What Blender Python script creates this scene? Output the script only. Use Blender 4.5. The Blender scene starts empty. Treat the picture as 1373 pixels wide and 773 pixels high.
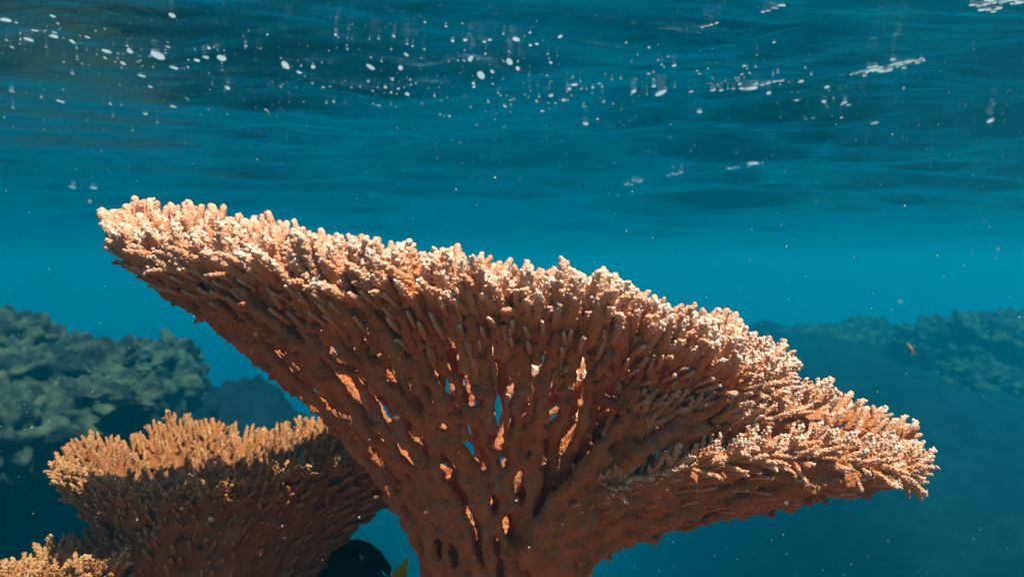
import bpy, bmesh, math, random
import numpy as np
from mathutils import Vector, Matrix

# ------------------------------------------------------------------ camera
scene = bpy.context.scene
FPX = 980.0                      # focal length in pixels of the 1373 px wide photograph
PITCH = math.radians(-2.0)
cam_d = bpy.data.cameras.new('camera')
cam_d.sensor_width = 36.0
cam_d.lens = 36.0 * FPX / 1373.0
cam_d.clip_start = 0.02
cam_d.clip_end = 500.0
cam_d.dof.use_dof = True
cam_d.dof.focus_distance = 0.95
cam_d.dof.aperture_fstop = 5.6
cam = bpy.data.objects.new('camera', cam_d)
scene.collection.objects.link(cam)
cam.location = (0, 0, 0)
cam.rotation_euler = (math.radians(90) + PITCH, 0, 0)
scene.camera = cam

# ------------------------------------------------------------------ sky and sun
SUN_EL, SUN_AZ = 64.0, 142.0     # azimuth measured from +Y (away from camera) clockwise
world = bpy.data.worlds.new('World')
scene.world = world
world.use_nodes = True
wn = world.node_tree
bg = wn.nodes['Background']
sky = wn.nodes.new('ShaderNodeTexSky')
sky.sky_type = 'NISHITA'
sky.sun_disc = False
sky.sun_elevation = math.radians(SUN_EL)
sky.sun_rotation = math.radians(SUN_AZ)
wn.links.new(sky.outputs[0], bg.inputs[0])
bg.inputs[1].default_value = 0.12

sun_d = bpy.data.lights.new('sun', 'SUN')
sun_d.energy = 5.0
sun_d.angle = math.radians(0.5)
sun_d.color = (1.0, 0.90, 0.78)
sun = bpy.data.objects.new('sun', sun_d)
scene.collection.objects.link(sun)
az, el = math.radians(SUN_AZ), math.radians(SUN_EL)
SUNV = Vector((math.sin(az) * math.cos(el), math.cos(az) * math.cos(el), math.sin(el)))
sun.rotation_euler = SUNV.to_track_quat('Z', 'Y').to_euler()
sun.location = SUNV * 20

vs = scene.view_settings
vs.view_transform = 'Standard'
vs.look = 'None'
vs.exposure = 0.88
vs.gamma = 1.0
vs.use_curve_mapping = False

cy = scene.cycles
cy.max_bounces = 6
cy.diffuse_bounces = 2
cy.glossy_bounces = 3
cy.transmission_bounces = 4
cy.volume_bounces = 1
cy.transparent_max_bounces = 12
cy.use_denoising = True
cy.sample_clamp_indirect = 6.0

SURF_Z = 0.62                     # still water level above the camera

# ------------------------------------------------------------------ helpers
COL = scene.collection
rng = np.random.default_rng(7)
random.seed(7)
FWD = np.array([0, math.cos(PITCH), math.sin(PITCH)])
UPV = np.array([0, -math.sin(PITCH), math.cos(PITCH)])

def at(px, py, d):
    """world point at depth d for a place in the photograph (used only to measure the place)"""
    return np.array([(px - 686.5) / FPX * d, 0, 0]) + FWD * d + UPV * ((386.5 - py) / FPX * d)

def project(p):
    p = np.asarray(p)
    d = p @ FWD
    return 686.5 + FPX * p[..., 0] / d, 386.5 - FPX * (p @ UPV) / d, d

_perm = np.random.default_rng(3).permutation(256)
_perm = np.concatenate([_perm, _perm, _perm])
_grad = np.random.default_rng(4).normal(size=(256, 3))
_grad /= np.linalg.norm(_grad, axis=1)[:, None]

def perlin(p):
    p = np.asarray(p, float)
    i = np.floor(p).astype(int)
    f = p - i
    i &= 255
    w = f * f * f * (f * (f * 6 - 15) + 10)
    out = 0
    for dx in (0, 1):
        wx = w[:, 0] if dx else 1 - w[:, 0]
        for dy in (0, 1):
            wy = w[:, 1] if dy else 1 - w[:, 1]
            for dz in (0, 1):
                wz = w[:, 2] if dz else 1 - w[:, 2]
                h = _perm[_perm[_perm[(i[:, 0] + dx) & 255] + ((i[:, 1] + dy) & 255)] + ((i[:, 2] + dz) & 255)]
                g = _grad[h]
                out = out + wx * wy * wz * ((f[:, 0] - dx) * g[:, 0] + (f[:, 1] - dy) * g[:, 1] + (f[:, 2] - dz) * g[:, 2])
    return out

def fbm(p, octs=4, gain=.5, lac=2.03):
    a, s, o = 1.0, 0, 0
    p = np.array(p, float)
    for k in range(octs):
        o = o + a * perlin(p + 17.3 * k)
        a *= gain
        p = p * lac
    return o

class MB:
    """collects shapes into one mesh"""
    def __init__(self):
        self.v, self.f, self.c, self.n = [], [], [], 0
    def add(self, v, f, c=None):
        v = np.asarray(v, float)
        self.v.append(v)
        self.f.append(np.asarray(f, int) + self.n)
        self.c.append(np.zeros(len(v)) if c is None else np.asarray(c, float))
        self.n += len(v)
    def arrays(self):
        return np.concatenate(self.v), self.f, np.concatenate(self.c)
    def mesh(self, name, smooth=True):
        v = np.concatenate(self.v)
        return mesh_from(name, v, self.f, np.concatenate(self.c), smooth)

def mesh_from(name, v, flist, c=None, smooth=True):
    me = bpy.data.meshes.new(name)
    tot, loops, starts, k = 0, [], [], 0
    for f in flist:
        if len(f) == 0: continue
        n = f.shape[1]
        loops.append(f.reshape(-1))
        starts.append(k + np.arange(len(f)) * n)
        k += f.size
        tot += len(f)
    me.vertices.add(len(v))
    me.vertices.foreach_set('co', np.asarray(v, np.float32).reshape(-1))
    me.loops.add(k)
    me.loops.foreach_set('vertex_index', np.concatenate(loops).astype(np.int32))
    me.polygons.add(tot)
    me.polygons.foreach_set('loop_start', np.concatenate(starts).astype(np.int32))
    me.update(calc_edges=True)
    if smooth:
        me.polygons.foreach_set('use_smooth', np.ones(tot, bool))
    if c is not None:
        a = me.attributes.new('tip', 'FLOAT', 'POINT')
        a.data.foreach_set('value', np.asarray(c, np.float32))
    me.validate()
    return me

def link(name, me, mat, parent=None):
    o = bpy.data.objects.new(name, me)
    COL.objects.link(o)
    if mat is not None and me is not None and not me.materials:
        me.materials.append(mat)
    if parent is not None:
        o.parent = parent
    return o

def tag(o, label=None, cat=None, group=None, kind=None):
    if label: o['label'] = label
    if cat: o['category'] = cat
    if group: o['group'] = group
    if kind: o['kind'] = kind
    return o

def thing(name, loc, label, cat, group=None):
    o = bpy.data.objects.new(name, None)
    o.empty_display_size = .05
    COL.objects.link(o)
    o.location = loc
    return tag(o, label, cat, group)

def tube(mb, pts, rad, sides=7, c=None):
    """closed tapered tube with rounded ends along pts"""
    pts = np.asarray(pts, float)
    rad = np.asarray(rad, float)
    n = len(pts)
    t = np.gradient(pts, axis=0)
    t /= np.linalg.norm(t, axis=1)[:, None] + 1e-12
    ref = np.array([0.31, 0.87, 0.39])
    if abs(t[0] @ ref) > .9: ref = np.array([.9, -.2, .3])
    a = np.cross(t, ref); a /= np.linalg.norm(a, axis=1)[:, None] + 1e-12
    b = np.cross(t, a)
    ang = np.arange(sides) / sides * 2 * np.pi
    ring = pts[:, None, :] + rad[:, None, None] * (np.cos(ang)[None, :, None] * a[:, None, :] + np.sin(ang)[None, :, None] * b[:, None, :])
    v = ring.reshape(-1, 3)
    v = np.concatenate([v, [pts[0] - t[0] * rad[0] * .6], [pts[-1] + t[-1] * rad[-1] * .6]])
    i = np.arange(n - 1)[:, None] * sides
    j = np.arange(sides)[None, :]
    jn = (j + 1) % sides
    q = np.stack([i + j, i + sides + j, i + sides + jn, i + jn], -1).reshape(-1, 4)
    e0, e1 = n * sides, n * sides + 1
    js = np.arange(sides); jns = (js + 1) % sides
    t0 = np.stack([np.full(sides, e0), js, jns], -1)
    t1 = np.stack([np.full(sides, e1), (n - 1) * sides + jns, (n - 1) * sides + js], -1)
    cc = np.zeros(len(v)) if c is None else np.concatenate([np.repeat(c, sides), [c[0]], [c[-1]]])
    base = mb.n
    mb.v.append(v); mb.c.append(cc); mb.n += len(v)
    mb.f.append(q + base); mb.f.append(np.concatenate([t0, t1]) + base)

def remesh(name, mb, voxel, smooth_it=2):
    """fuse the overlapping shapes of mb into one skin"""
    me = mb.mesh(name + '_raw', False)
    o = bpy.data.objects.new(name + '_raw', me)
    COL.objects.link(o)
    m = o.modifiers.new('r', 'REMESH'); m.mode = 'VOXEL'; m.voxel_size = voxel
    if smooth_it:
        s = o.modifiers.new('s', 'SMOOTH'); s.iterations = smooth_it; s.factor = .5
    dg = bpy.context.evaluated_depsgraph_get()
    ev = o.evaluated_get(dg)
    out = bpy.data.meshes.new_from_object(ev)
    bpy.data.objects.remove(o); bpy.data.meshes.remove(me)
    out.name = name
    return out

def displace(me, fn):
    n = len(me.vertices)
    co = np.empty(n * 3, np.float32); me.vertices.foreach_get('co', co); co = co.reshape(-1, 3).astype(float)
    no = np.empty(n * 3, np.float32); me.vertices.foreach_get('normal', no); no = no.reshape(-1, 3).astype(float)
    co = co + no * fn(co)[:, None]
    me.vertices.foreach_set('co', co.astype(np.float32).reshape(-1))
    me.polygons.foreach_set('use_smooth', np.ones(len(me.polygons), bool))
    me.update()

def spline(pts, n, closed=False):
    """Catmull-Rom through pts"""
    P = np.asarray(pts, float); m = len(P)
    t = np.linspace(0, m if closed else m - 1, n, endpoint=not closed)
    i = np.floor(t).astype(int)
    if not closed: i = np.minimum(i, m - 2)
    f = (t - i)[:, None]
    g = (lambda k: P[k % m]) if closed else (lambda k: P[np.clip(k, 0, m - 1)])
    p0, p1, p2, p3 = g(i - 1), g(i), g(i + 1), g(i + 2)
    return .5 * (2 * p1 + (p2 - p0) * f + (2 * p0 - 5 * p1 + 4 * p2 - p3) * f ** 2 + (3 * p1 - p0 - 3 * p2 + p3) * f ** 3)

def rot_to(d, roll):
    """3x3 turning +Z to d with a roll about it"""
    d = np.asarray(d) / np.linalg.norm(d)
    q = Vector((0, 0, 1)).rotation_difference(Vector(d))
    return np.array((q.to_matrix() @ Matrix.Rotation(roll, 3, 'Z')))

def aim(d, o, roll):
    """3x3 with +Z along d and +X on the side of o"""
    z = d / np.linalg.norm(d)
    x = o - z * (o @ z); x /= np.linalg.norm(x) + 1e-9
    y = np.cross(z, x)
    c, s = math.cos(roll), math.sin(roll)
    return np.stack([x * c + y * s, y * c - x * s, z], 1)

# ------------------------------------------------------------------ materials
def new_mat(name):
    m = bpy.data.materials.new(name)
    m.use_nodes = True
    nt = m.node_tree
    nt.nodes.clear()
    out = nt.nodes.new('ShaderNodeOutputMaterial')
    return m, nt, out

def N(nt, kind, **kw):
    n = nt.nodes.new('ShaderNode' + kind)
    for k, v in kw.items():
        if k in n.inputs: n.inputs[k].default_value = v
        else: setattr(n, k, v)
    return n

def ramp(nt, stops):
    r = nt.nodes.new('ShaderNodeValToRGB')
    e = r.color_ramp.elements
    while len(e) < len(stops): e.new(.5)
    for k, (p, c) in enumerate(stops):
        e[k].position = p; e[k].color = (*c, 1)
    return r

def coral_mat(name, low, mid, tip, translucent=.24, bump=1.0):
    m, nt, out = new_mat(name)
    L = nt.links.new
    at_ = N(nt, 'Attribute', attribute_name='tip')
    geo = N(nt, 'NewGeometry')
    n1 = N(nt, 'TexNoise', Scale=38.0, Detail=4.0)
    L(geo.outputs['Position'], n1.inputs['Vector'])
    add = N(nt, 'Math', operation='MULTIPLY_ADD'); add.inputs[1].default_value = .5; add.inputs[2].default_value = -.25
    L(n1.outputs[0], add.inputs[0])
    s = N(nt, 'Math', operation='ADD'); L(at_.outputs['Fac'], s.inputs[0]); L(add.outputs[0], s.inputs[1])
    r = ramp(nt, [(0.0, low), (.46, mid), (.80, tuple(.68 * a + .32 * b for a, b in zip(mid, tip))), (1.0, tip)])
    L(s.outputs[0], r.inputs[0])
    vo = N(nt, 'TexVoronoi', Scale=230.0); L(geo.outputs['Position'], vo.inputs['Vector'])
    n2 = N(nt, 'TexNoise', Scale=420.0, Detail=3.0); L(geo.outputs['Position'], n2.inputs['Vector'])
    mx = N(nt, 'Math', operation='ADD'); L(vo.outputs['Distance'], mx.inputs[0]); L(n2.outputs[0], mx.inputs[1])
    bp = N(nt, 'Bump', Strength=bump, Distance=.002); bp.invert = True
    L(mx.outputs[0], bp.inputs['Height'])
    # crusts of greyish pink on the older, lower skin, and pale polyp dots
    n3 = N(nt, 'TexNoise', Scale=13.0, Detail=5.0, Roughness=.7); L(geo.outputs['Position'], n3.inputs['Vector'])
    cr = N(nt, 'MapRange'); cr.inputs['From Min'].default_value = .50; cr.inputs['From Max'].default_value = .66; cr.inputs['To Max'].default_value = .5
    L(n3.outputs[0], cr.inputs['Value'])
    inv = N(nt, 'MapRange'); inv.inputs['From Min'].default_value = .2; inv.inputs['From Max'].default_value = .6; inv.inputs['To Min'].default_value = 1.0; inv.inputs['To Max'].default_value = 0.0
    L(at_.outputs['Fac'], inv.inputs['Value'])
    mu = N(nt, 'Math', operation='MULTIPLY'); L(cr.outputs[0], mu.inputs[0]); L(inv.outputs[0], mu.inputs[1])
    m1 = N(nt, 'MixRGB'); L(mu.outputs[0], m1.inputs[0]); L(r.outputs[0], m1.inputs[1]); m1.inputs[2].default_value = (.46, .22, .16, 1)
    dots = N(nt, 'MapRange'); dots.inputs['From Min'].default_value = .18; dots.inputs['From Max'].default_value = .42; dots.inputs['To Min'].default_value = .17; dots.inputs['To Max'].default_value = 0.0
    L(vo.outputs['Distance'], dots.inputs['Value'])
    m2 = N(nt, 'MixRGB'); L(dots.outputs[0], m2.inputs[0]); L(m1.outputs[0], m2.inputs[1]); m2.inputs[2].default_value = (*tip, 1)
    p = N(nt, 'BsdfPrincipled', Roughness=.75)
    p.inputs['Specular IOR Level'].default_value = .15
    L(m2.outputs[0], p.inputs['Base Color']); L(bp.outputs[0], p.inputs['Normal'])
    tr = N(nt, 'BsdfTranslucent'); L(r.outputs[0], tr.inputs['Color'])
    mix = N(nt, 'MixShader'); mix.inputs[0].default_value = translucent
    L(p.outputs[0], mix.inputs[1]); L(tr.outputs[0], mix.inputs[2])
    L(mix.outputs[0], out.inputs['Surface'])
    return m

M_CORAL = coral_mat('table_coral_skin', (.42, .096, .032), (.82, .245, .058), (.98, .78, .64))
M_CORAL2 = coral_mat('brown_shaded_coral_skin', (.29, .070, .025), (.50, .142, .034), (.84, .42, .19))  # brown skin, darkened further to put the half shade into its colour

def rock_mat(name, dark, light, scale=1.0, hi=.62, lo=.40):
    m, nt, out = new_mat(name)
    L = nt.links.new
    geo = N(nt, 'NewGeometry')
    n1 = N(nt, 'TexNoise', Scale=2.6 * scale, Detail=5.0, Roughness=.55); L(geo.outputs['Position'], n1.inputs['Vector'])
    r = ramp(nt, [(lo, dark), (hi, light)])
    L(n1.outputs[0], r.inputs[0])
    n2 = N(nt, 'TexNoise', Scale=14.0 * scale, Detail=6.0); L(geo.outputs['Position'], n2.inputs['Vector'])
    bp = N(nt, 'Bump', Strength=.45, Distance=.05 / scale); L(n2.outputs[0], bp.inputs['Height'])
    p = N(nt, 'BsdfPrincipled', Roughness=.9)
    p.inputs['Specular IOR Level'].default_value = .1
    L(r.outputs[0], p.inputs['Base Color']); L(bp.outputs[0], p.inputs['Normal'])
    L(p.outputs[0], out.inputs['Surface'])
    return m

M_REEF = rock_mat('reef_rock_shade_tone', (.002, .006, .010), (.006, .014, .021))  # near-black, red-poor colour paints in the reef's shade and deep-water gloom
M_HEAD = rock_mat('coral_head_lit_tone', (.010, .014, .014), (.115, .105, .060), 2.4, .78, .44)  # pale ramp patches paint in sunlit bits of reef among dark ones
M_FILL_RUBBLE = rock_mat('warm_fill_rubble', (.09, .034, .016), (.29, .12, .055), 2.0)  # reddish tone picked to warm the fill bounced onto the coral undersides

def water_mat():
    m, nt, out = new_mat('water_surface_skin')
    L = nt.links.new
    geo = N(nt, 'NewGeometry')
    mp = N(nt, 'Mapping'); mp.inputs['Scale'].default_value = (.55, 1, 0); L(geo.outputs['Position'], mp.inputs['Vector'])
    n1 = N(nt, 'TexNoise', Scale=8.0, Detail=7.0, Roughness=.6, Distortion=.8); L(mp.outputs[0], n1.inputs['Vector'])
    bp = N(nt, 'Bump', Strength=1.0, Distance=.012); L(n1.outputs[0], bp.inputs['Height'])
    fr = N(nt, 'Fresnel', IOR=1.333); L(bp.outputs[0], fr.inputs['Normal'])
    gl = N(nt, 'BsdfGlossy', Roughness=.02); L(bp.outputs[0], gl.inputs['Normal'])
    tr = N(nt, 'BsdfTransparent')
    mix = N(nt, 'MixShader')
    L(fr.outputs[0], mix.inputs[0]); L(tr.outputs[0], mix.inputs[1]); L(gl.outputs[0], mix.inputs[2])
    L(mix.outputs[0], out.inputs['Surface'])
    return m
M_WATER = water_mat()

def foam_mat():
    m, nt, out = new_mat('air_bubble_foam')
    L = nt.links.new
    d = N(nt, 'BsdfDiffuse'); d.inputs[0].default_value = (.96, .96, .96, 1)
    t = N(nt, 'BsdfTranslucent'); t.inputs[0].default_value = (.97, .98, .98, 1)
    g = N(nt, 'BsdfGlossy', Roughness=.12)
    a = N(nt, 'MixShader'); a.inputs[0].default_value = .75
    L(d.outputs[0], a.inputs[1]); L(t.outputs[0], a.inputs[2])
    b = N(nt, 'MixShader'); b.inputs[0].default_value = .15
    L(a.outputs[0], b.inputs[1]); L(g.outputs[0], b.inputs[2])
    L(b.outputs[0], out.inputs['Surface'])
    return m
M_FOAM = foam_mat()

def plain(name, col, rough=.5, var=.3, scale=40.0):
    m, nt, out = new_mat(name)
    L = nt.links.new
    tc = N(nt, 'TexCoord')
    n1 = N(nt, 'TexNoise', Scale=scale, Detail=4.0); L(tc.outputs['Object'], n1.inputs['Vector'])
    r = ramp(nt, [(.3, tuple(c * (1 - var) for c in col)), (.7, tuple(min(1, c * (1 + var)) for c in col))])
    L(n1.outputs[0], r.inputs[0])
    p = N(nt, 'BsdfPrincipled', Roughness=rough)
    p.inputs['Specular IOR Level'].default_value = .12
    L(r.outputs[0], p.inputs['Base Color']); L(p.outputs[0], out.inputs['Surface'])
    return m

# ------------------------------------------------------------------ water surface
def sgrid(n, near, far):
    """1-D coordinates, dense near 0, out to +-far"""
    t = np.linspace(-1, 1, n)
    k = math.asinh(far / near)
    return near * np.sinh(k * t)

WAVES = []
wr = np.random.default_rng(11)
for k in range(46):
    lam = .10 * (40 ** (k / 45.0))             # 0.10 .. 4 m
    th = wr.normal(math.radians(78), .55)
    slope = .016 if lam < .25 else (.033 if lam < 1.2 else .026)
    WAVES.append((2 * np.pi / lam * math.cos(th), 2 * np.pi / lam * math.sin(th), slope * lam / (2 * np.pi), wr.uniform(0, 6.28), lam))

def wave_h(x, y):
    d = np.hypot(x, y - 1.5)
    z = np.zeros_like(x)
    wx = x + .12 * np.sin(1.7 * y + .6 * x); wy = y + .10 * np.sin(1.3 * x - .4 * y)
    for kx, ky, a, ph, lam in WAVES:
        fade = np.clip(1.6 - d / (lam * 18), 0, 1)
        s = np.sin(kx * wx + ky * wy + ph)
        z += a * fade * s
    return z

gx = sgrid(430, 1.0, 95.0); gy = sgrid(430, 1.0, 95.0)
X, Y = np.meshgrid(gx, gy + 0.0)
Yc = Y + 2.0
Yc = np.clip(Yc, -95, 95)
Z = SURF_Z + wave_h(X, Yc)
nV = len(gx)
idx = np.arange(nV * nV).reshape(nV, nV)
q = np.stack([idx[:-1, :-1], idx[:-1, 1:], idx[1:, 1:], idx[1:, :-1]], -1).reshape(-1, 4)
keep = (np.abs(Yc.reshape(-1)[q].max(1) - Yc.reshape(-1)[q].min(1)) > 1e-6)
me = mesh_from('water_surface', np.stack([X, Yc, Z], -1).reshape(-1, 3), [q[keep]])
tag(link('water_surface', me, M_WATER), kind='structure')
WXs, WYs, WZs = gx.copy(), Yc[:, 0].copy(), Z.copy()
def surf_h(x, y):
    """height of the built surface"""
    i = np.clip(np.searchsorted(WXs, x) - 1, 0, len(WXs) - 2); j = np.clip(np.searchsorted(WYs, y) - 1, 0, len(WYs) - 2)
    fx = (x - WXs[i]) / (WXs[i + 1] - WXs[i]); fy = (y - WYs[j]) / (WYs[j + 1] - WYs[j] + 1e-9)
    return (WZs[j, i] * (1 - fx) + WZs[j, i + 1] * fx) * (1 - fy) + (WZs[j + 1, i] * (1 - fx) + WZs[j + 1, i + 1] * fx) * fy

# ------------------------------------------------------------------ sea floor with reef slopes
def floor_h(x, y):
    p = np.stack([x * .22, y * .22, np.zeros_like(x)], -1)
    n = fbm(p.reshape(-1, 3), 5).reshape(x.shape)
    z = -9.0 + n * 1.6
    def sm(a, b, t):
        t = np.clip((t - a) / (b - a), 0, 1)
        return t * t * (3 - 2 * t)
    # right reef: long front slope up to a crest about 12 m away, falling off behind
    right = -1.7 - .17 * np.maximum(0, 16.0 - y) - .30 * np.maximum(0, y - 19.0) + n * .8
    z = z + (right - z) * sm(1.2, 4.8, x - .12 * (y - 8)) * sm(1.0, 3.5, y) * sm(-2.0, 0.0, right + 9.0)
    # left reef: nearer and steeper
    left = -.95 - .40 * np.maximum(0, 5.4 - y) - .5 * np.maximum(0, y - 7.5) + n * .4
    z = z + (left - z) * sm(1.0, 3.4, -x - .1 * (y - 6)) * sm(.8, 2.6, y) * sm(-2.0, 0.0, left + 9.0)
    # far ridge across the gap
    z = np.maximum(z, -10.5)
    return z

gx = sgrid(210, 7.0, 95.0); gy = sgrid(210, 7.0, 95.0)
X, Y = np.meshgrid(gx, gy)
Z = floor_h(X, Y + 0.0)
n3 = fbm(np.stack([X * 1.3, Y * 1.3, Z * 1.3], -1).reshape(-1, 3), 4).reshape(X.shape)
Z = Z + n3 * .30
nV = len(gx)
idx = np.arange(nV * nV).reshape(nV, nV)
q = np.stack([idx[:-1, :-1], idx[:-1, 1:], idx[1:, 1:], idx[1:, :-1]], -1).reshape(-1, 4)
me = mesh_from('sea_floor', np.stack([X, Y, Z], -1).reshape(-1, 3), [q])
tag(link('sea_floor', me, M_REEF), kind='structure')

# unseen reef top under the corals, added to bounce warm fill upwards
bm = bmesh.new(); bmesh.ops.create_icosphere(bm, subdivisions=6, radius=1.0)
me = bpy.data.meshes.new('reef_fill_ground'); bm.to_mesh(me); bm.free()
n = len(me.vertices); co = np.empty(n * 3, np.float32); me.vertices.foreach_get('co', co); co = co.reshape(-1, 3).astype(float)
top = co[:, 2] > 0
v = co * np.array([1.9, 1.75, 1.0])
v[:, 2] = np.where(top, v[:, 2] * .22, v[:, 2] * 13.0)
v = v + co * (fbm(co * 3.0, 5) * .22)[:, None] * np.array([1, 1, .35])
v += np.array([-.1, -.25, -.92])
me.vertices.foreach_set('co', v.astype(np.float32).reshape(-1))
me.polygons.foreach_set('use_smooth', np.ones(len(me.polygons), bool)); me.update()
tag(link('reef_fill_ground', me, M_FILL_RUBBLE), kind='structure')

# ------------------------------------------------------------------ branchlets
def branchlet(r, length, r0, forks, hi, curve=0.0):
    """a knobbly tapering coral finger along +Z with its base at the origin"""
    mb = MB()
    def finger(base, d, L, ra, c0, c1, cv=0.0):
        nr = 9 if hi else 5
        sides = 8 if hi else 5
        t = np.linspace(0, 1, nr)
        bend = r.normal(0, .10, 3) * L; bend[2] = 0
        pts = base + np.outer(t * L, d) + np.outer(t ** 2, bend)
        if cv:
            pts[:, 0] += cv * L * (1 - (1 - t) ** 2.2) * .45
            pts[:, 2] -= cv * L * (t * (1 - t)) * .35
        rad = ra * ((1.0 - .52 * t) if hi else 1.08 * (1 - .34 * t)) * (1 + r.normal(0, .05, nr))
        rad[-1] *= .62 if hi else .8
        tube(mb, pts, rad, sides, c0 + (c1 - c0) * t ** 1.3)
        # radial corallites, little upturned cups in a spiral
        step = (.38 if hi else .70) * ra
        nk = int(L / step * (1.5 if hi else 1.2))
        ang = r.uniform(0, 6.28)
        ax = np.cross(d, [.3, .8, .5]); ax /= np.linalg.norm(ax); ay = np.cross(d, ax)
        for k in range(nk):
            tt = (k + r.uniform(.1, .9)) / nk * .97 + .03
            ang += 2.4 + r.normal(0, .3)
            p = np.array([np.interp(tt, t, pts[:, i]) for i in range(3)])
            rr = np.interp(tt, t, rad)
            o = math.cos(ang) * ax + math.sin(ang) * ay
            dd = o * .72 + d * .70
            kl = ra * r.uniform(.36, .62); kw = ra * r.uniform(.25, .36)
            b0 = p + o * rr * .72
            u = np.cross(dd, d); u /= np.linalg.norm(u) + 1e-9; w = np.cross(dd, u)
            ks = 5 if hi else 4
            a = np.arange(ks) / ks * 6.283
            ring = np.cos(a)[:, None] * u + np.sin(a)[:, None] * w
            c = c0 + (c1 - c0) * tt ** 1.3
            if hi:
                vv = np.concatenate([b0 + ring * kw * 1.15, b0 + dd * kl * .75 + ring * kw * .8, [b0 + dd * kl]])
                j = np.arange(ks); jn = (j + 1) % ks
                qd = np.stack([j, jn, ks + jn, ks + j], -1); tr = np.stack([ks + j, ks + jn, np.full(ks, 2 * ks)], -1)
                base_n = mb.n
                mb.v.append(vv); mb.c.append(np.concatenate([np.full(ks, c), np.full(ks, c + .06), [c + .14]])); mb.n += len(vv)
                mb.f.append(qd + base_n); mb.f.append(tr + base_n)
            else:
                vv = np.concatenate([b0 + ring * kw * 1.3, [b0 + dd * kl]])
                j = np.arange(ks); jn = (j + 1) % ks
                mb.add(vv, np.stack([j, jn, np.full(ks, ks)], -1), np.concatenate([np.full(ks, c), [c + .18]]))
        return pts, rad
    pts, rad = finger(np.zeros(3), np.array([0, 0, 1.0]), length, r0, .38, .88, curve)
    a0 = r.uniform(0, 6.28)
    for k in range(forks):
        s = r.uniform(.15, .6)
        b = np.array([np.interp(s, np.linspace(0, 1, len(pts)), pts[:, i]) for i in range(3)])
        a = a0 + k * 2.2 + r.normal(0, .4)
        d = np.array([math.cos(a), math.sin(a), r.uniform(1.1, 1.9)]); d /= np.linalg.norm(d)
        finger(b, d, length * (1 - s) * r.uniform(.7, 1.05), r0 * r.uniform(.62, .8), .42 + .3 * s, .80)
    v = np.concatenate(mb.v); c = np.concatenate(mb.c)
    q4 = [f for f in mb.f if f.shape[1] == 4]; q3 = [f for f in mb.f if f.shape[1] == 3]
    return v, [np.concatenate(q4), np.concatenate(q3)] if q4 else [np.concatenate(q3)], c

br = np.random.default_rng(21)
HI = [branchlet(br, 1.0, .130, f, True, br.uniform(.0, .5)) for f in (0, 1, 1, 2, 2, 0, 0, 2, 1, 3)]
LO = [branchlet(br, 1.0, .130, f, False, br.uniform(.0, .4)) for f in (0, 1, 1, 2, 2, 3, 0, 2)]

def plant_branchlets(parent, origin, spots, mat, limit=300):
    """spots: list of (point, direction, length, score); the highest scores become parts of their own"""
    spots = sorted(spots, key=lambda s: -s[3])
    meshes = []
    for v, f, c in HI:
        m = mesh_from('branchlet', v, f, c); m.materials.append(mat); meshes.append(m)
    for k, (p, d, L, s, o_) in enumerate(spots[:limit]):
        m = meshes[int(br.integers(len(meshes)))]
        o = link('branchlet', m, None, parent)
        R = aim(d, o_, br.normal(0, .5))
        w = L * br.uniform(.85, 1.2)
        M = Matrix([[R[0, 0] * w, R[0, 1] * w, R[0, 2] * L, 0], [R[1, 0] * w, R[1, 1] * w, R[1, 2] * L, 0], [R[2, 0] * w, R[2, 1] * w, R[2, 2] * L, 0], [0, 0, 0, 1]])
        o.matrix_basis = Matrix.Translation(Vector(p - origin)) @ M
    rest = spots[limit:]
    if rest:
        V, F4, F3, C, n = [], [], [], [], 0
        for p, d, L, s, o_ in rest:
            big = s > 0
            v, f, c = LO[(0, 6)[int(br.integers(2))]] if L < .045 and s < 0 else (HI if big else LO)[int(br.integers(len(LO)))]
            R = aim(d, o_, br.normal(0, .5))
            w = L * br.uniform(.85, 1.2)
            V.append((v * np.array([w, w, L])) @ R.T + (p - origin)); C.append(c)
            for ff in f:
                (F4 if ff.shape[1] == 4 else F3).append(ff + n)
            n += len(v)
        m = mesh_from('small_branchlets', np.concatenate(V), [np.concatenate(F4), np.concatenate(F3)], np.concatenate(C))
        o = link('small_branchlets', m, mat, parent); o['kind'] = 'stuff'

# ------------------------------------------------------------------ branching vase / table network
def bez(P0, P1, P2, P3, v):
    v = v[:, None] if np.ndim(v) else v
    return (1 - v) ** 3 * P0 + 3 * (1 - v) ** 2 * v * P1 + 3 * (1 - v) * v ** 2 * P2 + v ** 3 * P3

class Vase:
    """a flaring sheet between a stalk ring and a rim, both closed or open curves over u in 0..1"""
    def __init__(self, base, rim, closed, rise, bow=.55, lip=0.0):
        self.B = spline(base, 400, closed); self.R = spline(rim, 400, closed)
        self.closed, self.rise, self.bow, self.lip = closed, rise, bow, lip
    def p(self, u, v):
        u = u % 1.0 if self.closed else min(max(u, 0), .9999)
        x = u * 400; i = int(x); f = x - i
        i2 = (i + 1) % 400 if self.closed else min(i + 1, 399)
        b = self.B[i % 400] * (1 - f) + self.B[i2] * f
        r = self.R[i % 400] * (1 - f) + self.R[i2] * f
        p1 = b + np.array([0, 0, self.rise])
        p2 = p1 * (1 - self.bow) + r * self.bow + np.array([0, 0, -self.lip])
        return bez(b, p1, p2, r, v)
    def frame(self, u, v):
        e = 1e-3
        a = self.p(u + e, v) - self.p(u - e, v); b = self.p(u, min(v + e, 1)) - self.p(u, v - e)
        n = np.cross(a, b); n /= np.linalg.norm(n) + 1e-12
        if n[2] > 0: n = -n                # points to the underside
        return n, b / (np.linalg.norm(b) + 1e-12), a / (np.linalg.norm(a) + 1e-12)

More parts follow.
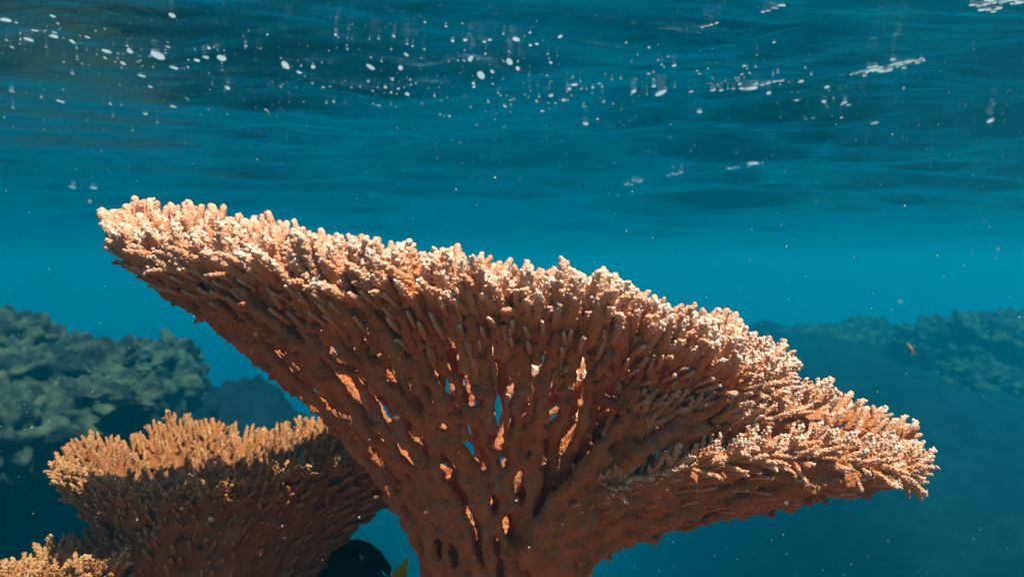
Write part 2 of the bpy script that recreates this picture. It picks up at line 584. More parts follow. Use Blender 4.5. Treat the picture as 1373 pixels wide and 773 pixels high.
def grow(vase, r, mb, n0, smax, steps=30, r_in=.012, r_out=.008, rough=.006, links=.5, v0=0.0, nubs=.25, inset=0.0):
    us = list((np.arange(n0) + .5) / n0)
    live = [[u, [], r.normal(0, 1), r.uniform(.85, 1.2)] for u in us]
    done = []
    allp = []
    for k in range(steps + 1):
        v = v0 + (1 - v0) * k / steps
        live.sort(key=lambda b: b[0])
        P = [vase.p(b[0], v) for b in live]
        cur = []
        for b, p in zip(live, P):
            n, t, s = vase.frame(b[0], max(v, .01))
            off = (perlin(np.array([[b[0] * 60 + b[2], v * 7, 3.3]]))[0] * 1.4 + .3 * b[2]) * rough
            q = p + n * (off - inset) + r.normal(0, .0016, 3)
            rad = (r_in + (r_out - r_in) * v) * b[3] * (1 + .28 * perlin(np.array([[b[2] * 9, v * 14, b[0] * 40]]))[0])
            b[1].append((q, rad)); cur.append((q, rad))
            if r.random() < nubs and v > .15:
                d = n * r.uniform(.5, 1) + t * r.uniform(.3, 1.2) + s * r.normal(0, .5); d /= np.linalg.norm(d)
                L = r.uniform(.008, .024)
                tube(mb, [q, q + d * L * .5, q + d * L], [rad * .7, rad * .6, rad * .4], 6)
        m = len(live)
        if k < steps:
            new = []
            for i in range(m - (0 if vase.closed else 1)):
                j = (i + 1) % m
                gap = np.linalg.norm(P[i] - P[j])
                if gap > smax * r.uniform(.9, 1.25):
                    src = i if r.random() < .5 else j
                    du = ((live[j][0] - live[i][0]) % 1.0) * .28
                    u = live[src][0] + (du if src == i else -du)
                    new.append([u, [live[src][1][-1]], r.normal(0, 1), r.uniform(.8, 1.15)])
                elif gap > .6 * smax and r.random() < links / steps * 3:
                    a, b = cur[i], cur[j]
                    tube(mb, [a[0], (a[0] + b[0]) / 2 + r.normal(0, .003, 3), b[0]], [a[1] * .8, a[1] * .65, b[1] * .8], 6)
            live += new
            live.sort(key=lambda b: b[0])
            m = len(live)
            U = np.array([b[0] for b in live])
            for i in range(m):
                if vase.closed or 0 < i < m - 1:
                    l = U[i - 1] - (1 if i == 0 else 0); rr = U[(i + 1) % m] + (1 if i == m - 1 else 0)
                    live[i][0] = U[i] + .22 * ((l + rr) / 2 - U[i]) + r.normal(0, .07) * (rr - l)
    for b in live:
        pts = np.array([q for q, _ in b[1]]); rad = np.array([a for _, a in b[1]])
        if len(pts) > 2: tube(mb, pts, rad, 7)
    return live

def skin_noise(a1, a2):
    return lambda co: a1 * perlin(co * 42) + a2 * perlin(co * 120) + .6 * a2 * perlin(co * 230)

# ---- the big table coral
gr = np.random.default_rng(5)
ORI = np.array([0.0, 1.12, -.80])
main = thing('table_coral', ORI, 'big tilted orange table coral with a bright knobbly rim, filling the middle', 'coral', 'table corals')
base_c = at(664, 800, 1.12)
base = []
for a in np.arange(14) / 14 * 2 * np.pi:           # u=0 faces left, then front, right, back
    base.append(base_c + np.array([-.100 * math.cos(a), -.095 * math.sin(a), 0]))
rim_px = [(172, 345, 1.12), (222, 362, 1.01), (325, 378, .93), (430, 392, .87), (540, 408, .84), (650, 425, .82), (760, 442, .82),
          (855, 472, .84), (940, 502, .88), (1005, 532, .95), (1026, 527, 1.06), (1000, 497, 1.22), (900, 450, 1.36), (700, 400, 1.45), (450, 350, 1.42), (220, 320, 1.28)]
vmain = Vase(base, [at(*p) for p in rim_px], True, .185, .55, .0)
mb = MB()
grow(vmain, gr, mb, 34, .0390, r_in=.0090, r_out=.0076, rough=.018, links=.6, nubs=.6)
grow(vmain, gr, mb, 24, .052, r_in=.0085, r_out=.0070, rough=.014, links=.5, nubs=.2, inset=.034)
# stalk core and foot on the reef
tube(mb, [base_c + np.array([0, 0, z]) for z in (-.42, -.3, -.15, 0, .08, .14)], [.20, .14, .10, .085, .07, .03], 20)
# ---- lower tier to the right
base2 = [at(680, 800, 1.03), at(720, 805, 1.03), at(750, 800, 1.07), at(745, 780, 1.15)]
rim2 = [at(800, 655, .95), at(880, 640, .93), at(970, 622, .93), at(1060, 615, .95), at(1130, 622, .96), at(1184, 638, 1.00), at(1208, 636, 1.09), at(1192, 597, 1.20), at(1105, 548, 1.24)]
vlow = Vase(base2, rim2, False, .085, .45, -.005)
grow(vlow, gr, mb, 12, .034, r_in=.0100, r_out=.0085, rough=.016, links=.5, nubs=.8)
vmid = Vase([at(700, 760, .99), at(745, 765, 1.0), at(775, 760, 1.05)], [at(830, 550, .91), at(900, 555, .91), at(970, 568, .93), at(1040, 565, .98), at(1084, 552, 1.06), at(1082, 540, 1.18)], False, .06, .5, .02)
grow(vmid, gr, mb, 10, .033, r_in=.0100, r_out=.0085, rough=.016, links=.5, nubs=.8)
me = remesh('underside', mb, .0040, 1)
displace(me, skin_noise(.0055, .0042))
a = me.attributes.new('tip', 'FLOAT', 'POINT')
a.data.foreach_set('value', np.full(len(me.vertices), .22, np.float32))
me.transform(Matrix.Translation(Vector(-ORI)))
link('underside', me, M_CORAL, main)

UP = np.array([0, 0, 1.0])
def spots_for(vase, r, rows, length, lean, score, tilt=.18, vis=lambda p, u: True, under=False):
    """rows: (v, spacing, upness); branchlets stand along the sheet at v, leaning outwards"""
    out = []
    for v, sp, upn in rows:
        P = np.array([vase.p(u, v) for u in np.linspace(0, .9999, 400)])
        L = np.concatenate([[0], np.cumsum(np.linalg.norm(np.diff(P, axis=0), axis=1))])
        k = max(3, int(L[-1] / sp))
        for s in (np.arange(k) + r.uniform(-.35, .35, k)) / k * L[-1]:
            u = float(np.interp(s, L, np.linspace(0, .9999, 400)))
            vv = min(1, max(.05, v + r.normal(0, .012)))
            p = vase.p(u, vv)
            n, t, sd = vase.frame(u, vv)
            o = t * np.array([1, 1, .5]); o /= np.linalg.norm(o) + 1e-9
            d = UP * upn + o * lean + r.normal(0, tilt, 3)
            d /= np.linalg.norm(d)
            ln = length * r.uniform(.82, 1.12) * (.75 if upn < .5 else 1) * (1 + .45 * perlin(p[None] * 9.0 + 4.2)[0])
            p = p - n * .004
            if under:
                p = p + n * .010
                d = n * r.uniform(.25, .7) + t * .9 + UP * .25 + r.normal(0, tilt, 3); d /= np.linalg.norm(d)
            if vis(p, u):
                out.append((p, d, ln, score(p, u, v), o))
    return out

def score_main(p, u, v):
    x, y, d = project(p)
    front = .02 < u % 1.0 < .70
    return (2.0 if front else -1.0) + v * 3 - d * .5 if v > .85 and front else (.1 if front and v > .7 else -1)

rows = [(1.0, .026, .35), (1.0, .022, 1.0), (1.0, .021, 1.7), (.985, .021, 2.4), (.96, .021, 3.0), (.93, .022, 3.4), (.90, .022, 3.8)]
sp = spots_for(vmain, gr, rows, .069, 1.0, score_main, .10)
rows = [(.86, .022, 3), (.81, .028, 3), (.75, .040, 3), (.67, .05, 3), (.57, .06, 3)]
sp += spots_for(vmain, gr, rows, .060, .6, score_main, .15)
sp += spots_for(vmid, gr, [(1, .02, .3), (1, .02, 1.0), (.95, .02, 1.5), (.88, .02, 2)], .056, 1.0, lambda p, u, v: .1, .15)
rows = [(1.0, .024, -.5), (1.0, .022, -.1), (1.0, .018, .4), (1.0, .018, 1.1), (.97, .018, 1.7), (.93, .018, 2), (.88, .019, 2.4), (.82, .02, 3), (.75, .022, 3), (.66, .024, 3)]
sp += spots_for(vlow, gr, rows, .050, 1.0, lambda p, u, v: (4.2 if u > .35 else 1.5) + v - .5 * project(p)[2] if v > .9 and u < .8 else -1)
sp += spots_for(vmain, gr, [(.985, .026, 0), (.95, .028, 0), (.91, .034, 0)], .036, 1.0, lambda p, u, v: -1, .2, lambda p, u: u < .62, True)
sp += spots_for(vlow, gr, [(.97, .026, 0), (.9, .028, 0), (.8, .03, 0), (.68, .035, 0)], .030, 1.0, lambda p, u, v: -1, .2, lambda p, u: u < .8, True)
plant_branchlets(main, ORI, sp, M_CORAL)

# ---- the smaller coral, lower left
ORI2 = np.array([-.52, 1.42, -.95])
c2 = thing('table_coral', ORI2, 'smaller brown table coral in half shade, lower left behind the big one', 'coral', 'table corals')
bc = at(290, 830, 1.40)
base = [bc + np.array([-.15 * math.cos(a), -.11 * math.sin(a), 0]) for a in np.arange(12) / 12 * 2 * np.pi]
rim_px = [(85, 640, 1.42), (110, 655, 1.32), (180, 668, 1.24), (260, 668, 1.20), (345, 655, 1.21), (430, 642, 1.26), (545, 636, 1.34), (590, 600, 1.50), (430, 580, 1.66), (330, 596, 1.70), (240, 577, 1.67), (165, 604, 1.60), (110, 604, 1.52)]
v2 = Vase(base, [at(*p) for p in rim_px], True, .12, .55, .0)
mb = MB()
grow(v2, gr, mb, 38, .034, r_in=.013, r_out=.009, rough=.010)
tube(mb, [bc + np.array([0, 0, z]) for z in (-.3, -.2, -.1, 0, .06, .1)], [.22, .17, .14, .12, .10, .05], 18)
me = remesh('underside', mb, .0055, 1)
displace(me, skin_noise(.0045, .0025))
a = me.attributes.new('tip', 'FLOAT', 'POINT'); a.data.foreach_set('value', np.full(len(me.vertices), .22, np.float32))
me.transform(Matrix.Translation(Vector(-ORI2)))
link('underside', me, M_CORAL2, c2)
rows = [(.70, .028, .6), (.80, .026, .6), (.9, .024, .6), (1.0, .021, .3), (1.0, .020, .9), (.97, .021, 1.5), (.93, .022, 1.8), (.88, .022, 2.2)]
sc2 = lambda p, u, v: (2 + v - .5 * project(p)[2]) if (.0 < u < .6 and v > .85) else (.1 if u < .6 or v > .6 else -1)
sp = spots_for(v2, gr, rows, .044, 1.0, sc2, .2)
sp += spots_for(v2, gr, [(.82, .024, 3), (.75, .025, 3), (.67, .026, 3), (.58, .028, 3), (.48, .03, 3)], .046, .6, sc2, .30)
sp += spots_for(v2, gr, [(v, .027, 0) for v in (.32, .42, .52, .6, .68, .76, .83, .9, .96)], .040, 1.0, lambda p, u, v: -.5, .25, lambda p, u: u < .62, True)
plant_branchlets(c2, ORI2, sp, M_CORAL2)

# ---- the corner clump
ORI3 = np.array([-.80, 1.30, -.95])
c3 = thing('coral_clump', ORI3, 'small bushy brown coral clump cut off by the lower left corner', 'coral')
bc = at(90, 860, 1.28)
base = [bc + np.array([-.07 * math.cos(a), -.06 * math.sin(a), 0]) for a in np.arange(8) / 8 * 2 * np.pi]
rim_px = [(15, 800, 1.30), (50, 795, 1.22), (100, 785, 1.20), (150, 780, 1.24), (165, 765, 1.33), (130, 752, 1.42), (80, 760, 1.44), (35, 780, 1.40)]
v3 = Vase(base, [at(*p) for p in rim_px], True, .03, .5, .0)
mb = MB()
grow(v3, gr, mb, 22, .034, steps=16)
tube(mb, [bc + np.array([0, 0, z]) for z in (-.25, -.15, -.05, .02)], [.14, .1, .08, .05], 14)
me = remesh('underside', mb, .005, 1)
displace(me, skin_noise(.004, .002))
a = me.attributes.new('tip', 'FLOAT', 'POINT'); a.data.foreach_set('value', np.full(len(me.vertices), .22, np.float32))
me.transform(Matrix.Translation(Vector(-ORI3)))
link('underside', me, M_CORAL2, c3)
sp = spots_for(v3, gr, [(1, .022, .5), (1, .022, 1.2), (.9, .022, 1.6), (.8, .024, 2), (.65, .025, 3), (.5, .026, 3)], .062, 1.0, lambda p, u, v: 1 + v, .25)
plant_branchlets(c3, ORI3, sp, M_CORAL2, 120)

# ------------------------------------------------------------------ distant reef corals
def reef_mass(name, loc, size, seed, mat, label, cat, group, flat=0.0, freq=2.2, amp=.35, sub=6, rz=0, ls=1.0):
    bm = bmesh.new(); bmesh.ops.create_icosphere(bm, subdivisions=sub, radius=1.0)
    me = bpy.data.meshes.new(name); bm.to_mesh(me); bm.free()
    n = len(me.vertices); co = np.empty(n * 3, np.float32); me.vertices.foreach_get('co', co); co = co.reshape(-1, 3).astype(float)
    s = seed * 3.71
    rr = 1 + amp * fbm(co * freq + s, 2) + amp * .4 * np.abs(perlin(co * freq * 2.3 + s))
    v = co * rr[:, None]
    if flat:                              # table growth: overhanging flat top
        k = np.clip((v[:, 2] + .2) / 1.0, 0, 1)
        v[:, :2] *= (.55 + .6 * k)[:, None]
        v[:, 2] = np.where(v[:, 2] > .35, .35 + (v[:, 2] - .35) * (1 - flat), v[:, 2])
    v = v * np.array(size)
    w = v + np.asarray(loc)
    lump = ls * (.16 * np.abs(perlin(w * 3.4 / ls)) + .11 * np.abs(perlin(w * 7.4 / ls)) + .03 * perlin(w * 13.0 / ls) - .07)
    v = v + co * lump[:, None] * 1.6
    c, sn = math.cos(rz), math.sin(rz)
    v[:, :2] = v[:, :2] @ np.array([[c, sn], [-sn, c]])
    me.vertices.foreach_set('co', v.astype(np.float32).reshape(-1))
    me.polygons.foreach_set('use_smooth', np.ones(len(me.polygons), bool)); me.update()
    o = link(name, me, mat); o.location = loc
    return tag(o, label, cat, group)

REEF = [
 # px, py, depth, size, flat, label
 (20, 425, 7.0, (.55, .6, .30), 0, 'rounded pale coral head at the top of the left reef edge'),
 (60, 455, 6.6, (.75, .6, .26), .5, 'broad pale coral ledge just below the top of the left reef'),
 (120, 492, 6.0, (.55, .5, .16), .7, 'flat pale coral shelf jutting right from the left reef'),
 (15, 525, 5.2, (.42, .5, .32), 0, 'pale green coral lump at the left edge, under the flat shelf'),
 (150, 450, 8.2, (.60, .6, .24), .3, 'hazy coral mound behind the flat shelf, left reef'),
 (205, 465, 8.6, (.62, .6, .36), .2, 'hazy lumpy coral head at the right end of the left reef'),
 (185, 525, 7.4, (.20, .2, .15), 0, 'small pale coral knob low on the left reef face'),
 (145, 530, 6.8, (.12, .2, .16), 0, 'narrow pale coral knob beside the small one on left reef'),
 (205, 560, 6.2, (.26, .2, .14), 0, 'dim coral lump just above the smaller brown table coral'),
 (95, 440, 7.6, (.34, .4, .22), 0, 'small round coral head behind the broad pale ledge'),
 (45, 560, 5.6, (.22, .25, .14), 0, 'dim round coral lump below the pale green one, left'),
 (235, 440, 9.0, (.30, .3, .22), 0, 'hazy round coral lump on top of the lumpy head'),
 (175, 480, 7.0, (.26, .3, .13), .2, 'small pale coral patch right of the flat shelf tip'),
 (1160, 430, 14.0, (.5, .5, .26), 0, 'faint round coral lump left of the green tinged head'),
 (1235, 470, 11.8, (.35, .4, .2), 0, 'faint round coral lump right of the tilted fish'),
 (1110, 455, 13.5, (1.3, 1.2, .55), .2, 'dim blue coral mound of the far right reef, beside the table tip'),
 (1190, 465, 13.0, (.8, .8, .35), .3, 'dim flat coral ledge behind the little tilted fish'),
 (1270, 435, 11.5, (.7, .7, .32), 0, 'green tinged coral head on the top of the right reef'),
 (1340, 430, 11.0, (.8, .7, .40), 0, 'large dim coral head at the right edge of the picture'),
 (1310, 490, 10.0, (.6, .6, .28), .4, 'faint coral ledge halfway down the right reef'),
 (1290, 525, 9.4, (.35, .4, .18), .4, 'small faint coral ledge lowest on the right reef'),
]
for k, (px, py, d, size, flat, lab) in enumerate(REEF):
    q_ = .80 if px < 600 else 1.3
    d, size, flat = d * q_, (size[0] * q_, size[1] * q_, size[2] * q_ * 1.25), 0
    reef_mass('reef_coral', Vector(at(px, py + (26 if px < 600 else 8), d)) - Vector((0, 0, size[2] * .5)), size, k + 2, M_HEAD, lab, 'coral', 'corals on the distant reef', flat, 2.4, .5, 5, ls=q_)

ROCK = [
 (40, 560, 7.2, (1.1, 1.0, 1.2), 'dark reef boulder at the left edge under the pale shelves'),
 (190, 580, 8.8, (1.0, 1.0, 1.1), 'dark reef boulder below the lumpy coral head on the left'),
 (320, 620, 9.6, (1.1, 1.0, 1.5), 'dark blue reef shoulder between left reef and big coral'),
]
for k, (px, py, d, size, lab) in enumerate(ROCK):
    q_ = .80 if px < 600 else 1.3
    d, size = d * q_, tuple(a * q_ for a in size)
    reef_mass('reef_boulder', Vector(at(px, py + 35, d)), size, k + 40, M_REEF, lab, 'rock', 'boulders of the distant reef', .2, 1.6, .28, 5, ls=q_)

# ------------------------------------------------------------------ fish
M_DARK = plain('dark_fish_skin', (.002, .0025, .005), .5)
M_YEL = plain('yellow_tail_skin', (.95, .46, .01), .5)
M_EYE = plain('fish_eye', (.02, .02, .02), .15)
M_SMALL = plain('pinkish_fish_skin', (.38, .22, .16), .6)

def fish(name, loc, length, height, thick, heading, pitch, mats, label, cat='fish', dorsal=.28):
    """body along +X (head at +X), parts: body, dorsal_fin, anal_fin, tail, eye, pectoral_fin"""
    t = thing(name, loc, label, cat)
    t.rotation_euler = (0, pitch, heading)
    nx, ns = 20, 16
    s = np.linspace(0, 1, nx)
    prof = np.sin(np.pi * np.clip(s * .96 + .02, 0, 1)) ** .62 * (1 - .55 * np.clip(s - .72, 0, 1) / .28)
    prof = np.where(s > .86, np.maximum(prof * .6, .16), prof)
    mb = MB()
    V = []
    for si, pi in zip(s, prof):
        a = np.arange(ns) / ns * 2 * np.pi
        V.append(np.stack([np.full(ns, length * (.5 - si)), thick * .5 * pi ** .8 * np.cos(a), height * .5 * pi * np.sin(a)], -1))
    V = np.concatenate(V)
    i = np.arange(nx - 1)[:, None] * ns; j = np.arange(ns)[None, :]; jn = (j + 1) % ns
    mb.add(V, np.stack([i + j, i + jn, i + ns + jn, i + ns + j], -1).reshape(-1, 4))
    mb.add([[length * .515, 0, 0]] + list(V[:ns]), np.stack([np.zeros(ns, int), 1 + (np.arange(ns) + 1) % ns, 1 + np.arange(ns)], -1))
    mb.add([[-length * .5, 0, 0]] + list(V[-ns:]), np.stack([np.zeros(ns, int), 1 + np.arange(ns), 1 + (np.arange(ns) + 1) % ns], -1))
    link('body', mb.mesh('body'), mats[0], t)
    def fin(nm, outline, mat, th=.012):
        o = np.array(outline, float) * length
        k = len(o); h = th * length
        v = np.concatenate([np.stack([o[:, 0], np.full(k, h), o[:, 1]], -1), np.stack([o[:, 0], np.full(k, -h), o[:, 1]], -1)])
        bm = bmesh.new()
        vv = [bm.verts.new(p) for p in v]
        bm.faces.new(vv[:k]); bm.faces.new(vv[k:][::-1])
        for a in range(k): bm.faces.new([vv[a], vv[k + a], vv[k + (a + 1) % k], vv[(a + 1) % k]])
        bmesh.ops.recalc_face_normals(bm, faces=bm.faces)
        me = bpy.data.meshes.new(nm); bm.to_mesh(me); bm.free()
        return link(nm, me, mat, t)
    hh = height / length * .5
    xs = np.linspace(.22, -.46, 12)
    top = [(x, hh * (math.sin(math.pi * min(1, max(0, .52 - x))) ** .62) * .72) for x in xs]
    edge = [(x - .03, y + (dorsal + .18) * hh * (math.sin(math.pi * (i + 1) / 13) ** .5) + .015 * (i % 2)) for i, (x, y) in enumerate(top)]
    fin('dorsal_fin', top + edge[::-1], mats[0])
    fin('anal_fin', [(x, -y) for x, y in top[3:]] + [(x, -y) for x, y in edge[3:]][::-1], mats[0])
    fin('tail', [(-.46, .06), (-.55, .15), (-.68, .30), (-.66, .12), (-.65, 0), (-.66, -.12), (-.68, -.30), (-.55, -.15), (-.46, -.06)], mats[1], .010)
    for sgn in (-1, 1):
        bm = bmesh.new(); bmesh.ops.create_uvsphere(bm, u_segments=12, v_segments=8, radius=length * .028)
        me = bpy.data.meshes.new('eye'); bm.to_mesh(me); bm.free()
        me.polygons.foreach_set('use_smooth', np.ones(len(me.polygons), bool))
        e = link('eye', me, M_EYE, t); e.location = (length * .36, sgn * thick * .34, height * .12)
        mbp = MB()
        w = np.array([[.16, 0, .02], [.05, sgn * .06, .07], [-.04, sgn * .09, .03], [-.03, sgn * .08, -.05], [.08, sgn * .03, -.05]]) * length + np.array([0, sgn * thick * .42, 0])
        w2 = w + np.array([0, sgn * length * .012, 0])
        k = 5; ar = np.arange(k); an = (ar + 1) % k
        mbp.add(np.concatenate([w, w2]), np.stack([ar, an, k + an, k + ar], -1))
        mbp.add(w, [[0, 1, 2, 3, 4]]); mbp.add(w2, [[4, 3, 2, 1, 0]])
        link('pectoral_fin', mbp.mesh('pectoral_fin', False), mats[0], t)
    return t

fish('dark_fish', at(466, 784, 1.55), .19, .17, .045, math.radians(188), 0, (M_DARK, M_YEL),
     'black tall finned fish with a yellow tail in the gap between the corals', dorsal=.25)
fish('small_fish', at(1220, 466, 2.6), .038, .013, .008, math.radians(150), math.radians(-58), (M_SMALL, M_SMALL),
     'tiny pinkish fish tilted steeply in open water on the right')

# ------------------------------------------------------------------ bubbles and foam under the surface
def surf_point(px, py):
    """where the sight line to a place in the photograph meets the water surface"""
    d = at(px, py, 1.0)
    t = SURF_Z / d[2]
    for _ in range(12):
        p = d * t
        t = .5 * t + .5 * float(surf_h(np.array([p[0]]), np.array([p[1]]))[0]) / d[2]
    return d * t

def surf_normal(p):
    e = .02
    x = np.array([p[0] - e, p[0] + e, p[0], p[0]]); y = np.array([p[1], p[1], p[1] - e, p[1] + e])
    h = surf_h(x, y)
    n = np.array([-(h[1] - h[0]) / (2 * e), -(h[3] - h[2]) / (2 * e), 1.0])
    return n / np.linalg.norm(n)

def blob(seed, sub=2, amp=.25):
    bm = bmesh.new(); bmesh.ops.create_icosphere(bm, subdivisions=sub, radius=1.0)
    me = bpy.data.meshes.new('air_bubble'); bm.to_mesh(me); bm.free()
    n = len(me.vertices); co = np.empty(n * 3, np.float32); me.vertices.foreach_get('co', co); co = co.reshape(-1, 3).astype(float)
    co = co * (1 + amp * perlin(co * 1.3 + seed * 5.1))[:, None]
    me.vertices.foreach_set('co', co.astype(np.float32).reshape(-1))
    me.polygons.foreach_set('use_smooth', np.ones(len(me.polygons), bool)); me.update()
    me.materials.append(M_FOAM)
    return me
BL = [blob(k) for k in range(6)]
ur = np.random.default_rng(31)
def bubble(px, py, wpx, hpx, label, group='bubbles under the water surface', rz=None):
    p = surf_point(px, py)
    dist = p @ FWD
    wpx, hpx = wpx * .72, hpx * .76
    w = wpx / FPX * dist * .5
    sn = max(.12, p[2] / np.linalg.norm(p))
    wy = min(hpx / FPX * dist * .5 / sn, w * 2.2)
    h = max(hpx / FPX * dist * .5 * .16, .0007)
    o = link('air_bubble', BL[int(ur.integers(6))], None)
    o.location = p + surf_normal(p) * h * .4
    o.scale = (w, wy * ur.uniform(.8, 1.1), h)
    R = aim(surf_normal(p), np.array([1.0, 0, 0]), ur.uniform(-.4, .4))
    o.rotation_euler = Matrix(R.tolist()).to_euler()
    return tag(o, label, 'bubble', group)

BIG = [
 (8, 27, 20, 9, 'large slanted white bubble at the left edge near the top'),
 (72, 49, 17, 8, 'slanted white bubble right of the large one at top left'),
 (47, 41, 12, 5, 'thin slanted bubble left of the slanted white bubble'),
 (38, 53, 14, 6, 'small flat bubble below the thin slanted one, top left'),
 (97, 56, 9, 5, 'little bubble just right of the slanted white bubble'),
 (117, 50, 8, 4, 'little bubble high in the loose row at top left'),
 (143, 69, 15, 6, 'flat white bubble left of the pinkish lump'),
 (174, 69, 11, 6, 'round edged bubble left of the pinkish lump'),
 (212, 75, 22, 12, 'largest pinkish white bubble lump, upper left'),
 (231, 21, 12, 6, 'oval white bubble above the pinkish lump'),
 (233, 91, 11, 6, 'oval bubble below the pinkish lump'),
 (297, 78, 20, 7, 'long white bubble at the right end of the left row'),
 (276, 77, 12, 4, 'thin bubble joined to the left of the long one'),
 (264, 81, 12, 5, 'flat bubble between the pinkish lump and the long one'),
 (165, 85, 8, 4, 'small bubble under the flat white one'),
 (383, 88, 15, 8, 'paired white bubble right of the long one'),
 (401, 97, 9, 7, 'round bubble just right of the paired one'),
 (420, 90, 9, 7, 'round bubble second right of the paired one'),
 (305, 118, 9, 5, 'small bubble below the long white one'),
 (232, 143, 9, 5, 'lone bubble far below the pinkish lump'),
 (497, 90, 13, 9, 'bright doubled bubble left of centre top'),
 (537, 91, 10, 6, 'oval bubble right of the bright doubled one'),
 (607, 55, 7, 6, 'small round bubble of a close pair, top centre'),
 (624, 54, 8, 6, 'brighter round bubble of the close pair, top centre'),
 (631, 79, 10, 6, 'oval bubble beneath the close pair, top centre'),
 (645, 101, 15, 9, 'slanting white bubble right of centre top'),
 (692, 53, 14, 8, 'slanting bubble highest in the centre cluster'),
 (683, 83, 12, 9, 'roundest bubble of the centre cluster'),
 (694, 92, 8, 6, 'bubble tucked under the roundest one, centre'),
 (711, 61, 7, 6, 'small bubble right of the highest one in the cluster'),
 (720, 59, 8, 7, 'rightmost small bubble of the centre cluster'),
 (727, 149, 8, 8, 'round bubble below the centre cluster'),
 (739, 128, 9, 5, 'flat bubble right of centre, above the round one'),
 (785, 166, 11, 5, 'flat bright bubble lowest of the right centre group'),
 (850, 123, 10, 5, 'oval bubble left of the bright pair, right of centre'),
 (886, 125, 16, 8, 'brightest lump right of centre'),
 (877, 116, 9, 6, 'small bubble above the brightest lump'),
 (904, 88, 8, 8, 'lone round pinkish bubble right of centre'),
 (770, 114, 13, 5, 'flat double bubble in the right centre row'),
 (956, 121, 10, 8, 'left end bubble of the broken foam line'),
 (1031, 125, 10, 6, 'bubble under the broken foam line'),
 (1068, 135, 9, 6, 'bubble right of the broken foam line'),
 (1105, 136, 9, 6, 'left bubble of three under the long bright streak'),
 (1132, 138, 9, 6, 'right bubble of three under the long bright streak'),
 (1109, 117, 10, 6, 'top bubble of three under the long bright streak'),
 (938, 150, 9, 6, 'lone bubble below the left end of the foam line'),
 (927, 123, 8, 5, 'lone flat bubble left of the foam line'),
 (1173, 165, 11, 4, 'thin bubble well below the long bright streak'),
 (1328, 162, 12, 5, 'thin bubble near the right edge'),
 (1038, 57, 6, 6, 'tiny lone bubble above the broken foam line'),
 (81, 136, 11, 6, 'bluish bubble in the faint row at left'),
 (195, 153, 8, 5, 'small bluish bubble, left, under the faint row'),
 (125, 252, 11, 5, 'faint bubble above the left rim of the big coral'),
 (97, 251, 9, 4, 'fainter bubble left of the one above the rim'),
]
for b in BIG: bubble(*b)
# countless specks of the same foam: small bubbles, each an object, all alike
clusters = [(60, 45, 60, 22, 20), (190, 70, 110, 22, 34), (340, 80, 90, 30, 16), (150, 130, 140, 40, 26), (400, 120, 60, 30, 14), (560, 60, 90, 30, 26),
            (540, 125, 90, 22, 30), (690, 70, 60, 30, 14), (760, 125, 80, 24, 40), (660, 140, 60, 20, 16), (880, 90, 70, 30, 18), (1000, 105, 70, 16, 26),
            (1110, 130, 60, 30, 18), (1180, 170, 110, 18, 26), (60, 245, 120, 10, 14), (260, 20, 200, 20, 16), (640, 200, 220, 20, 20)]
cnt = 0
for cx, cy_, sx, sy, n in clusters:
    for k in range(n):
        px = ur.normal(cx, sx * .6); py = ur.normal(cy_, sy * .6)
        if 0 < px < 1373 and 3 < py < 262 and cnt < 290:
            w = min(6.0, 1.7 + ur.exponential(1.1)) * (1 if py < 180 else .8)
            bubble(px, py, w * ur.uniform(1, 1.6), w * ur.uniform(.6, 1), 'tiny white air bubble speckling the underside of the rippled surface', 'tiny bubbles under the surface')
            cnt += 1

mb = MB()
for k in range(800):
    c = clusters[int(ur.integers(len(clusters)))]
    px, py = (ur.normal(c[0], c[2]), ur.normal(c[1], c[3])) if k % 3 else (ur.uniform(0, 1373), ur.uniform(3, 230))
    if not (0 < px < 1373 and 2 < py < 265): continue
    p = surf_point(px, py); w = (p @ FWD) / FPX * ur.uniform(.5, 1.15)
    p = p + np.array([0, 0, .25 * w])
    mb.add(np.array([[1, 0, 0], [-1, 0, 0], [0, 1, 0], [0, -1, 0], [0, 0, 1], [0, 0, -1]]) * np.array([w, 2.2 * w, .35 * w]) + p, [[0, 2, 4], [2, 1, 4], [1, 3, 4], [3, 0, 4], [2, 0, 5], [1, 2, 5], [3, 1, 5], [0, 3, 5]])
tag(link('fine_bubbles', mb.mesh('fine_bubbles'), M_FOAM), 'finest white bubbles peppered over the underside of the water surface', 'bubbles', kind='stuff')

def foam(px, py, wpx, hpx, tilt_px, label, seed, n=16):
    """a ragged foam streak of merged blobs, also standing in for sky glimpses"""
    mb = MB()
    bm = bmesh.new(); bmesh.ops.create_icosphere(bm, subdivisions=2, radius=1.0)
    sv = np.array([v.co[:] for v in bm.verts]); sf = np.array([[v.index for v in f.verts] for f in bm.faces]); bm.free()
    r = np.random.default_rng(seed)
    o0 = surf_point(px, py)
    for k in range(n):
        t = (k + r.uniform(.2, .8)) / n * 2 - 1
        env = (1 - abs(t) ** 2)
        x = px + t * wpx * .5; y = py - t * tilt_px * .5 + r.normal(0, hpx * .22) * (.4 + env)
        p = surf_point(x, max(y, -14)) - o0
        d = o0 @ FWD
        w = max(hpx * .26, wpx / n * .5) * r.uniform(.5, 1.0) / FPX * d * (.4 + .7 * env); h = hpx * r.uniform(.05, .10) / FPX * d * (.4 + env)
        if k % 5 == 0: w *= 2.2
        mb.add(sv * (1 + .4 * perlin(sv * 2 + k))[:, None] * np.array([w * r.uniform(.9, 1.5), w * 1.2, h]) @ aim(surf_normal(p + o0), np.array([1.0, 0, 0]), 0).T + p, sf)
    o = link('foam_glint_streak', mb.mesh('foam_glint_streak'), M_FOAM); o.location = o0
    tag(o, label, 'foam', 'foam streaks on the surface')
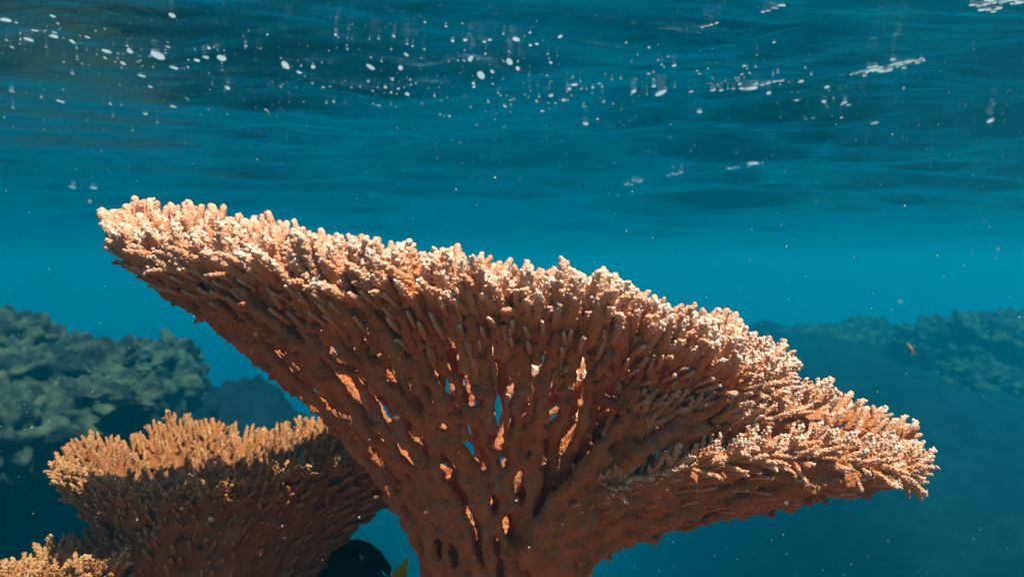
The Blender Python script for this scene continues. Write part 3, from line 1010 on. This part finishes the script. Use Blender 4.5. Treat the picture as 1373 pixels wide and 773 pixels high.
foam(1190, 90, 100, 13, 18, 'long bright streak standing in for a sky glimpse through the surface, upper right', 1, 34)  # white blobs added in place of bright sky glimpsed through a wave
foam(1340, 4, 75, 15, 8, 'white patch standing in for a sky glimpse, cut off by the upper right corner', 2, 30)  # blobs added here too for a glimpse of sky
foam(1010, 115, 90, 5, 16, 'thin broken white foam line left of the long streak', 3, 12)
foam(850, 245, 26, 5, 6, 'short turquoise foam dash above the middle of the coral rim', 4, 7)
foam(905, 234, 24, 4, 5, 'fainter turquoise foam dash right of the short one', 5, 7)
foam(1000, 222, 50, 3, 8, 'thin faint foam line above the right half of the coral', 6, 8)
foam(1040, 12, 40, 4, 10, 'thin foam line at the top, left of the corner patch', 7, 8)
foam(952, 34, 24, 4, 8, 'short foam dash at the top right of centre', 8, 6)

# ------------------------------------------------------------------ drifting specks
mb = MB()
sr = np.random.default_rng(77)
tet = np.array([[1, 1, 1], [-1, -1, 1], [-1, 1, -1], [1, -1, -1]], float) / 1.7
octv = np.array([[1, 0, 0], [-1, 0, 0], [0, 1, 0], [0, -1, 0], [0, 0, 1], [0, 0, -1]], float)
octf = np.array([[0, 2, 4], [2, 1, 4], [1, 3, 4], [3, 0, 4], [2, 0, 5], [1, 2, 5], [3, 1, 5], [0, 3, 5]])
for k in range(900):
    d = sr.uniform(.35, 3.2) ** 1.0
    px, py = sr.uniform(-120, 1490), sr.uniform(60, 860)
    p = at(px, py, d)
    if p[2] > SURF_Z - .08: continue
    s = min(.0020, .00042 * (1 + sr.exponential(.7))) * (d / 1.2) ** .5
    mb.add(octv * s * sr.uniform(.5, 1.2, 3) + p, octf)
me = mb.mesh('suspended_specks')
M_SPECK = plain('drifting_specks', (.75, .72, .66), .8, .1)
tag(link('suspended_specks', me, M_SPECK), 'pale specks drifting everywhere in the water', 'particles', kind='stuff')

# ------------------------------------------------------------------ the water's own haze
m, nt, out = new_mat('water_haze')
pv = nt.nodes.new('ShaderNodeVolumePrincipled')
pv.inputs['Color'].default_value = (.0, .162, .246, 1)
pv.inputs['Density'].default_value = .122
pv.inputs['Anisotropy'].default_value = .45
pv.inputs['Absorption Color'].default_value = (0, .66, .80, 1)
nt.links.new(pv.outputs[0], out.inputs['Volume'])
bm = bmesh.new(); bmesh.ops.create_cube(bm, size=1.0)
me = bpy.data.meshes.new('haze'); bm.to_mesh(me); bm.free()
hz = link('haze', me, m)
hz.scale = (196, 196, 20.0)
hz.location = (0, 0, 1.2 - 10.0)
tag(hz, kind='stuff')
